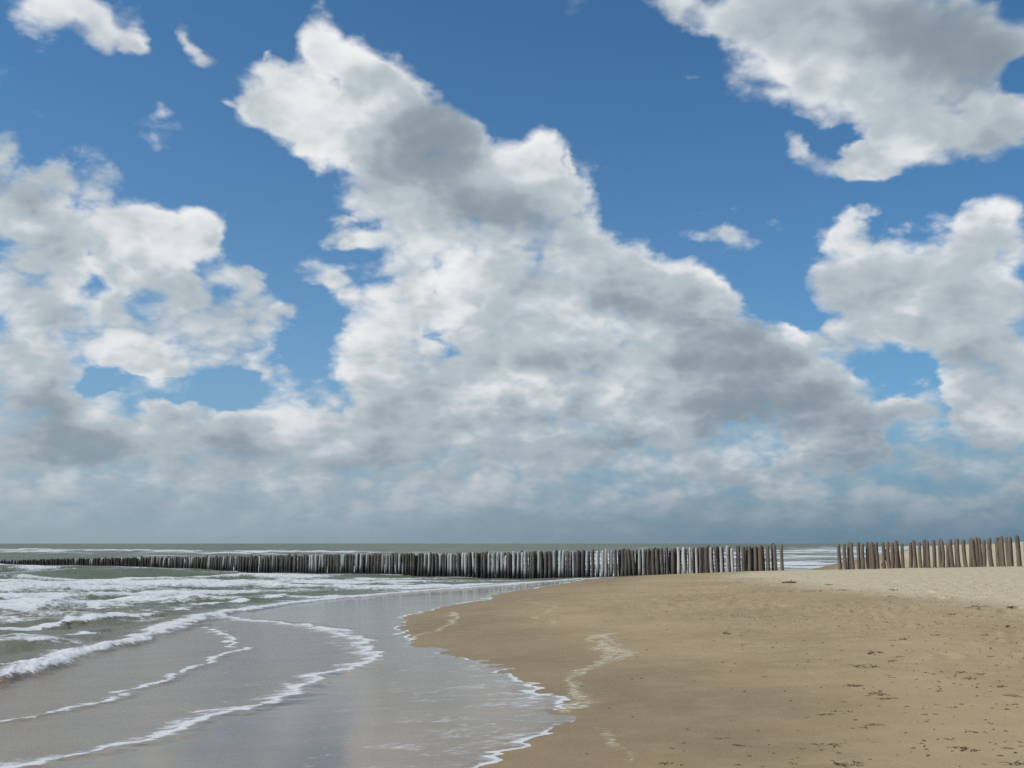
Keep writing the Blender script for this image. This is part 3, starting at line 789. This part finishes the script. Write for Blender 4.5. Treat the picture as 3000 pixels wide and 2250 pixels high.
# the open row above the gap, post by post: zoomed column, width factor, rows behind
UP = [(682, 1), (730, 1), (752, 1), (785, 1), (826, 1), (866, 1), (894, .8), (926, 1.1), (947, 1), (975, 1.1), (1024, .9), (1072, 1), (1098, 1),
      (1132, 1.05), (1150, .8), (1178, .9), (1236, .95), (1285, .95), (1326, .85), (1350, .9), (1384, .95), (1430, .95), (1480, .9), (1499, .9), (1540, 1.05),
      (1578, 1.1), (1608, 1), (1630, 1), (1682, 1), (1722, 1), (1756, 1), (1778, 1.1), (1800, .8), (1826, 1), (1880, 1.1), (1936, 1.1), (1957, 1.1), (1980, 1.05),
      (2020, 1.0), (2040, 1.1), (2108, 1.15), (2178, 1.1), (2245, 1.1), (2300, 1.1), (2390, 1.1)]
for i, (zx, wf) in enumerate(UP):
    px = 2200 + (zx + (2 if zx < 2000 else 0)) / 2.765
    p = groyne_at(px) + GNRM * r.uniform(-.12, .12)
    hz = top_z(px) + r.gauss(0, .05) - (0.12 if i in (24, 33) else 0)
    if i == 0:
        lab, grp = 'dark end post of the open groyne row, beside the gap', None
    elif zx in (1936, 1957, 1980):
        lab, grp = 'thick dark post in the tight cluster of three at the upper groyne', 'cluster of three posts'
    else:
        lab, grp = upL, GROUP_UP
    place_post('groyne_post', p, hz, .088 * wf, 3000 + i, m_dark, lab, grp)

# ------------------------------------------------------------------ seaweed, driftwood and crumbs strewn over the sand
m_weed, n = material('seaweed')
g = n.noise(n.new('ShaderNodeTexCoord').outputs['Object'], 30.0, 4, 0.6)
rnd = n.new('ShaderNodeObjectInfo').outputs['Random']
c = n.mix(n.ss(g, 0.35, 0.7), (.075, .056, .028), (.16, .115, .058))
c = n.mix(n.m('MULTIPLY', rnd, 0.5), c, (.11, .082, .042))
b = n.new('ShaderNodeBsdfPrincipled'); n.put(b.inputs['Base Color'], c); b.inputs['Roughness'].default_value = 0.6
finish(n, b.outputs[0])

def tube(vs, fs, path, radii, seg=5, flat=0.6):
    b0 = len(vs)
    for j, (q, rr) in enumerate(zip(path, radii)):
        q = Vector(q)
        d = (Vector(path[min(j + 1, len(path) - 1)]) - Vector(path[max(j - 1, 0)]))
        d.normalize()
        sidev = d.cross(Vector((0, 0, 1)))
        if sidev.length < 1e-3: sidev = Vector((1, 0, 0))
        sidev.normalize(); upv = sidev.cross(d)
        for i in range(seg):
            a = 2 * math.pi * i / seg
            vs.append(tuple(q + sidev * rr * math.cos(a) + upv * rr * flat * math.sin(a)))
    for j in range(len(path) - 1):
        for i in range(seg):
            a, b_ = b0 + j * seg + i, b0 + j * seg + (i + 1) % seg
            fs.append((a, b_, b_ + seg, a + seg))
    fs.append(tuple(b0 + i for i in range(seg))[::-1])
    fs.append(tuple(b0 + (len(path) - 1) * seg + i for i in range(seg)))

def weed_mesh(seed, spread=1.0, height=.35, strands=9):
    rr = random.Random(seed)
    vs, fs = [], []
    for s in range(strands):
        a = rr.uniform(0, 6.28); q = Vector((rr.gauss(0, .16) * spread, rr.gauss(0, .12), rr.uniform(.02, height * .6)))
        path = []
        for j in range(6):
            path.append(tuple(q))
            a += rr.gauss(0, .7)
            q = q + Vector((math.cos(a) * .13 * spread, math.sin(a) * .13, rr.gauss(0, .07)))
            q.z = min(max(q.z, .015), height)
        w = rr.uniform(.030, .065)
        tube(vs, fs, path, [w * .5, w, w * 1.1, w, w * .8, w * .3])
    me = bpy.data.meshes.new('seaweed')
    me.from_pydata(vs, [], fs); me.update(); me.materials.append(m_weed)
    return me

WEEDS = [weed_mesh(50 + i, 1.0 + .25 * (i % 3), .22 + .10 * (i % 3), 7 + i % 4) for i in range(7)]
def zpx(zx, zy): return 1900 + zx * 0.4973, 1650 + zy * 0.4973
def drop(me, name, px, py, size, label, cat, group=None):
    x, y = px_ground(px, py)
    o = bpy.data.objects.new(name, me); COL.objects.link(o)
    o.location = (x, y, surf_z(x, y) - 0.006)
    o.rotation_euler = (0, 0, random.uniform(0, 6.28)); o.scale = (size,) * 3
    tag(o, label, cat, group)
    return o
G_R = np.hypot(gx[:, 0], gy[:, 0])
def surf_z(x, y):
    """height of the built sand at a point (nearest grid vertex)"""
    rr = math.hypot(x, y)
    j = int(np.argmin(np.abs(G_R - rr)))
    i = int(np.argmin((gx[j] - x) ** 2 + (gy[j] - y) ** 2))
    return float(gz[j, i])

wl = 'ragged scrap of dark seaweed lying on the strewn brown sand'
WG = 'seaweed scraps strewn over the sand'
drop(WEEDS[0], 'seaweed_clump', 1900 + 460 * .4973, 1650 + 424 * .4973, .20, 'lone dark seaweed clump on the smooth sand', 'seaweed').scale = (.17, .14, .20)
bits = [(560, 485, .09), (1440, 155, .34), (1140, 157, .26), (1060, 128, .36), (965, 165, .24), (1010, 165, .2), (1700, 150, .24), (1545, 192, .28), (1430, 192, .2), (1925, 260, .24),
        (2140, 252, .30), (2100, 272, .2), (2110, 362, .26), (1400, 345, .16), (1790, 297, .2), (1690, 415, .16), (1990, 410, .16), (1500, 442, .2), (1440, 450, .13), (1320, 526, .22), (1360, 518, .16), (1470, 548, .2), (1440, 575, .14),
        (1250, 610, .17), (1330, 608, .17), (1520, 602, .1), (1410, 655, .13), (1440, 668, .12), (1190, 722, .2), (1235, 722, .12), (1350, 770, .16), (1300, 778, .1), (1400, 797, .14), (1430, 792, .13), (2085, 712, .17), (2010, 537, .15), (1840, 637, .13),
        (2140, 767, .14), (1110, 872, .14), (1060, 892, .14), (1015, 895, .12), (1190, 872, .12), (940, 908, .1), (1165, 884, .08), (1320, 950, .11), (1280, 966, .11), (538, 1076, .13), (440, 1040, .10), (480, 1034, .07), (1005, 1068, .14), (1100, 1074, .13),
        (1075, 1068, .08), (1150, 1057, .1), (1840, 1080, .14), (1870, 1086, .12), (1925, 1092, .12), (2110, 1077, .13), (100, 1190, .11), (1130, 1192, .13), (1160, 1185, .10), (1230, 1192, .13), (1215, 1166, .1), (1250, 1172, .1), (1780, 1027, .13), (1640, 882, .11), (1710, 742, .11),
        (1000, 826, .1), (690, 672, .09), (560, 762, .11), (850, 1182, .1), (910, 1095, .08), (150, 1098, .08), (210, 1066, .08), (2010, 742, .1), (1910, 985, .1), (1980, 985, .1), (1640, 638, .1), (1960, 640, .18), (1890, 670, .15), (2170, 1170, .12), (1700, 825, .1), (1780, 842, .1)]
for i, (zx, zy, sz) in enumerate(bits):
    px, py = zpx(zx, zy)
    o = drop(WEEDS[i % len(WEEDS)], 'seaweed_scrap', px, py, sz * .85, wl, 'seaweed', WG)
    o.scale = (sz * .85, sz * .62, sz * random.uniform(.35, .65))

# driftwood: a short split log at the edge of the dry sand
m_drift, n = material('driftwood')
g = n.noise(n.v('MULTIPLY', n.new('ShaderNodeTexCoord').outputs['Object'], (3.0, 24.0, 24.0)), 1.0, 5, 0.6)
b = n.new('ShaderNodeBsdfPrincipled'); n.put(b.inputs['Base Color'], n.mix(n.ss(g, 0.3, 0.7), (.12, .08, .052), (.23, .165, .112))); b.inputs['Roughness'].default_value = .85
finish(n, b.outputs[0])
vs, fs = [], []
tube(vs, fs, [(-.30, .02, .05), (-.15, 0, .06), (.02, .01, .065), (.18, -.01, .06), (.30, .01, .05)], [.045, .065, .07, .06, .035], 9, .85)
x, y = px_ground(2312, 1709)
lg = mesh_obj('driftwood_log', vs, fs, m_drift)
lg.location = (x, y, surf_z(x, y) - .01); lg.rotation_euler = (0, 0, .12); lg.scale = (.85, .8, .62)
tag(lg, 'short brown driftwood log at the edge of the pale dry sand', 'driftwood')
vs, fs = [], []
tube(vs, fs, [(-.04, 0, .02), (0, .01, .06), (.03, .02, .12)], [.02, .018, .008], 6, 1)
stub = mesh_obj('branch_stub', vs, fs, m_drift, lg); stub.location = (.10, 0, .09)

# crumbs of weed, shell and peat too small to count
cv, cf = [], []
rr = random.Random(77)
seeds = [px_ground(rr.uniform(1500, 3040), 1690 + 620 * rr.random()) for _ in range(420)]
spots = np.array([(q[0] + rr.gauss(0, .7), q[1] + rr.gauss(0, .9)) for q in seeds for _ in range(9)])
dd, ss_ = line_dist(spots[:, 0], spots[:, 1], LINE_EDGE)
sdd = np.where(ss_ > 0, dd, -dd)
keepp = sstep(sdd, 1.0, 8.0) * .95 + .03
for q in range(len(spots)):
    x, y = spots[q]
    if not (3 < y < 40) or sdd[q] < .4 or rr.random() > keepp[q]: continue
    zz = surf_z(x, y)
    sz = min(abs(rr.gauss(0, .009)) + .005, .016)
    b0 = len(cv); a = rr.uniform(0, 3.14); el = rr.uniform(1, 2.6)
    for dx, dy, dz in ((-1, -.6, 0), (1, -.5, 0), (.8, .7, 0), (-.9, .6, 0), (-.3, .1, .9), (.5, 0, .6)):
        X_, Y_ = dx * el * sz, dy * sz
        cv.append((x + X_ * math.cos(a) - Y_ * math.sin(a), y + X_ * math.sin(a) + Y_ * math.cos(a), zz - .003 + dz * sz))
    cf += [tuple(b0 + w_ for w_ in f_) for f_ in ((0, 1, 5, 4), (1, 2, 5), (2, 3, 4, 5), (3, 0, 4))]
m_crumb, n = material('crumbs')
g = n.noise(n.new('ShaderNodeTexCoord').outputs['Object'], 3.0, 3, 0.6)
b = n.new('ShaderNodeBsdfPrincipled'); n.put(b.inputs['Base Color'], n.mix(n.ss(g, .35, .65), (.085, .064, .034), (.20, .152, .090))); b.inputs['Roughness'].default_value = .8
finish(n, b.outputs[0])
cr = mesh_obj('beach_crumbs', cv, cf, m_crumb, smooth=False)
cr['kind'] = 'stuff'
tag(cr, 'countless tiny crumbs of seaweed and shell scattered over the sand', 'debris')

# ------------------------------------------------------------------ the walker behind the upper groyne posts
def flat_mat(name, col, rough=.8):
    m, n = material(name)
    g = n.noise(n.new('ShaderNodeTexCoord').outputs['Object'], 9.0, 3, 0.5)
    b = n.new('ShaderNodeBsdfPrincipled')
    n.put(b.inputs['Base Color'], n.mix(n.ss(g, .3, .7), tuple(v * .8 for v in col), tuple(v * 1.15 for v in col)))
    b.inputs['Roughness'].default_value = rough
    finish(n, b.outputs[0]); return m
m_skin = flat_mat('skin', (.46, .27, .19), .55); m_top = flat_mat('red_jacket', (.42, .085, .060)); m_trs = flat_mat('dark_trousers', (.030, .032, .042)); m_hair = flat_mat('brown_hair', (.060, .038, .022)); m_shoe = flat_mat('dark_shoes', (.025, .022, .02))

def skinned(name, joints, edges, mat, root=0, levels=2, parent=None):
    me = bpy.data.meshes.new(name)
    me.from_pydata([j[:3] for j in joints], edges, []); me.update()
    me.materials.append(mat)
    o = bpy.data.objects.new(name, me); COL.objects.link(o)
    if parent: o.parent = parent
    sk = o.modifiers.new('skin', 'SKIN')
    for v, j in zip(me.skin_vertices[0].data, joints):
        v.radius = (j[3], j[4] if len(j) > 4 else j[3])
    for i_, v in enumerate(me.skin_vertices[0].data): v.use_root = (i_ == root)
    sk.use_smooth_shade = True
    sb = o.modifiers.new('sub', 'SUBSURF'); sb.levels = levels; sb.render_levels = levels
    return o

PX, PY = 27.3, 74.0
pz = gz1(PX, PY)
body_j = [(0, 0, .90, .135, .105), (0, .01, 1.10, .125, .10), (0, .015, 1.30, .155, .115), (0, .01, 1.42, .10, .085), (0, -.01, 1.50, .052), (0, -.025, 1.58, .068, .080), (0, -.03, 1.66, .072, .086), (0, -.02, 1.73, .045, .055),
          (.09, 0, .84, .085, .095), (.11, -.16, .49, .062), (.11, -.10, .12, .042), (.11, -.20, .05, .042, .034),
          (-.09, 0, .84, .085, .095), (-.11, .08, .50, .062), (-.11, .26, .16, .042), (-.11, .20, .07, .042, .034),
          (.19, .01, 1.38, .062), (.25, .05, 1.12, .046), (.26, -.06, .90, .034), (.26, -.10, .83, .030, .040),
          (-.19, .01, 1.38, .062), (-.25, -.06, 1.13, .046), (-.25, -.20, .95, .034), (-.25, -.25, .89, .030, .040)]
body_e = [(0, 1), (1, 2), (2, 3), (3, 4), (4, 5), (5, 6), (6, 7), (0, 8), (8, 9), (9, 10), (10, 11), (0, 12), (12, 13), (13, 14), (14, 15), (2, 16), (16, 17), (17, 18), (18, 19), (2, 20), (20, 21), (21, 22), (22, 23)]
walker = skinned('person', body_j, body_e, m_skin)
walker.location = (PX, PY, pz - .005); walker.rotation_euler = (0, 0, math.radians(35)); walker.scale = (.96,) * 3
tag(walker, 'person in a red jacket and dark trousers walking behind the groyne posts', 'person')
jk = [(0, 0, .86, .158, .125), (0, .01, 1.10, .145, .118), (0, .015, 1.30, .175, .132), (0, .01, 1.43, .112, .096), (.20, .01, 1.39, .078), (.25, .05, 1.12, .060), (.258, -.05, .93, .048), (-.20, .01, 1.39, .078), (-.25, -.06, 1.13, .060), (-.25, -.18, .97, .048)]
skinned('jacket', jk, [(0, 1), (1, 2), (2, 3), (2, 4), (4, 5), (5, 6), (2, 7), (7, 8), (8, 9)], m_top, parent=walker)
tr = [(0, 0, .93, .142, .115), (.09, 0, .84, .098, .108), (.11, -.16, .49, .076), (.11, -.105, .14, .060), (-.09, 0, .84, .098, .108), (-.11, .08, .50, .076), (-.11, .25, .18, .060)]
skinned('trousers', tr, [(0, 1), (1, 2), (2, 3), (0, 4), (4, 5), (5, 6)], m_trs, parent=walker)
for sx, yy, zz in ((.11, -.10, .05), (-.11, .25, .09)):
    skinned('shoe', [(sx, yy, zz + .02, .052, .048), (sx, yy - .07, zz, .052, .042), (sx, yy - .15, zz - .012, .045, .030)], [(0, 1), (1, 2)], m_shoe, parent=walker)
skinned('hair', [(0, .02, 1.60, .070, .060), (0, .010, 1.69, .084, .080), (0, -.02, 1.765, .055, .050)], [(0, 1), (1, 2)], m_hair, parent=walker)
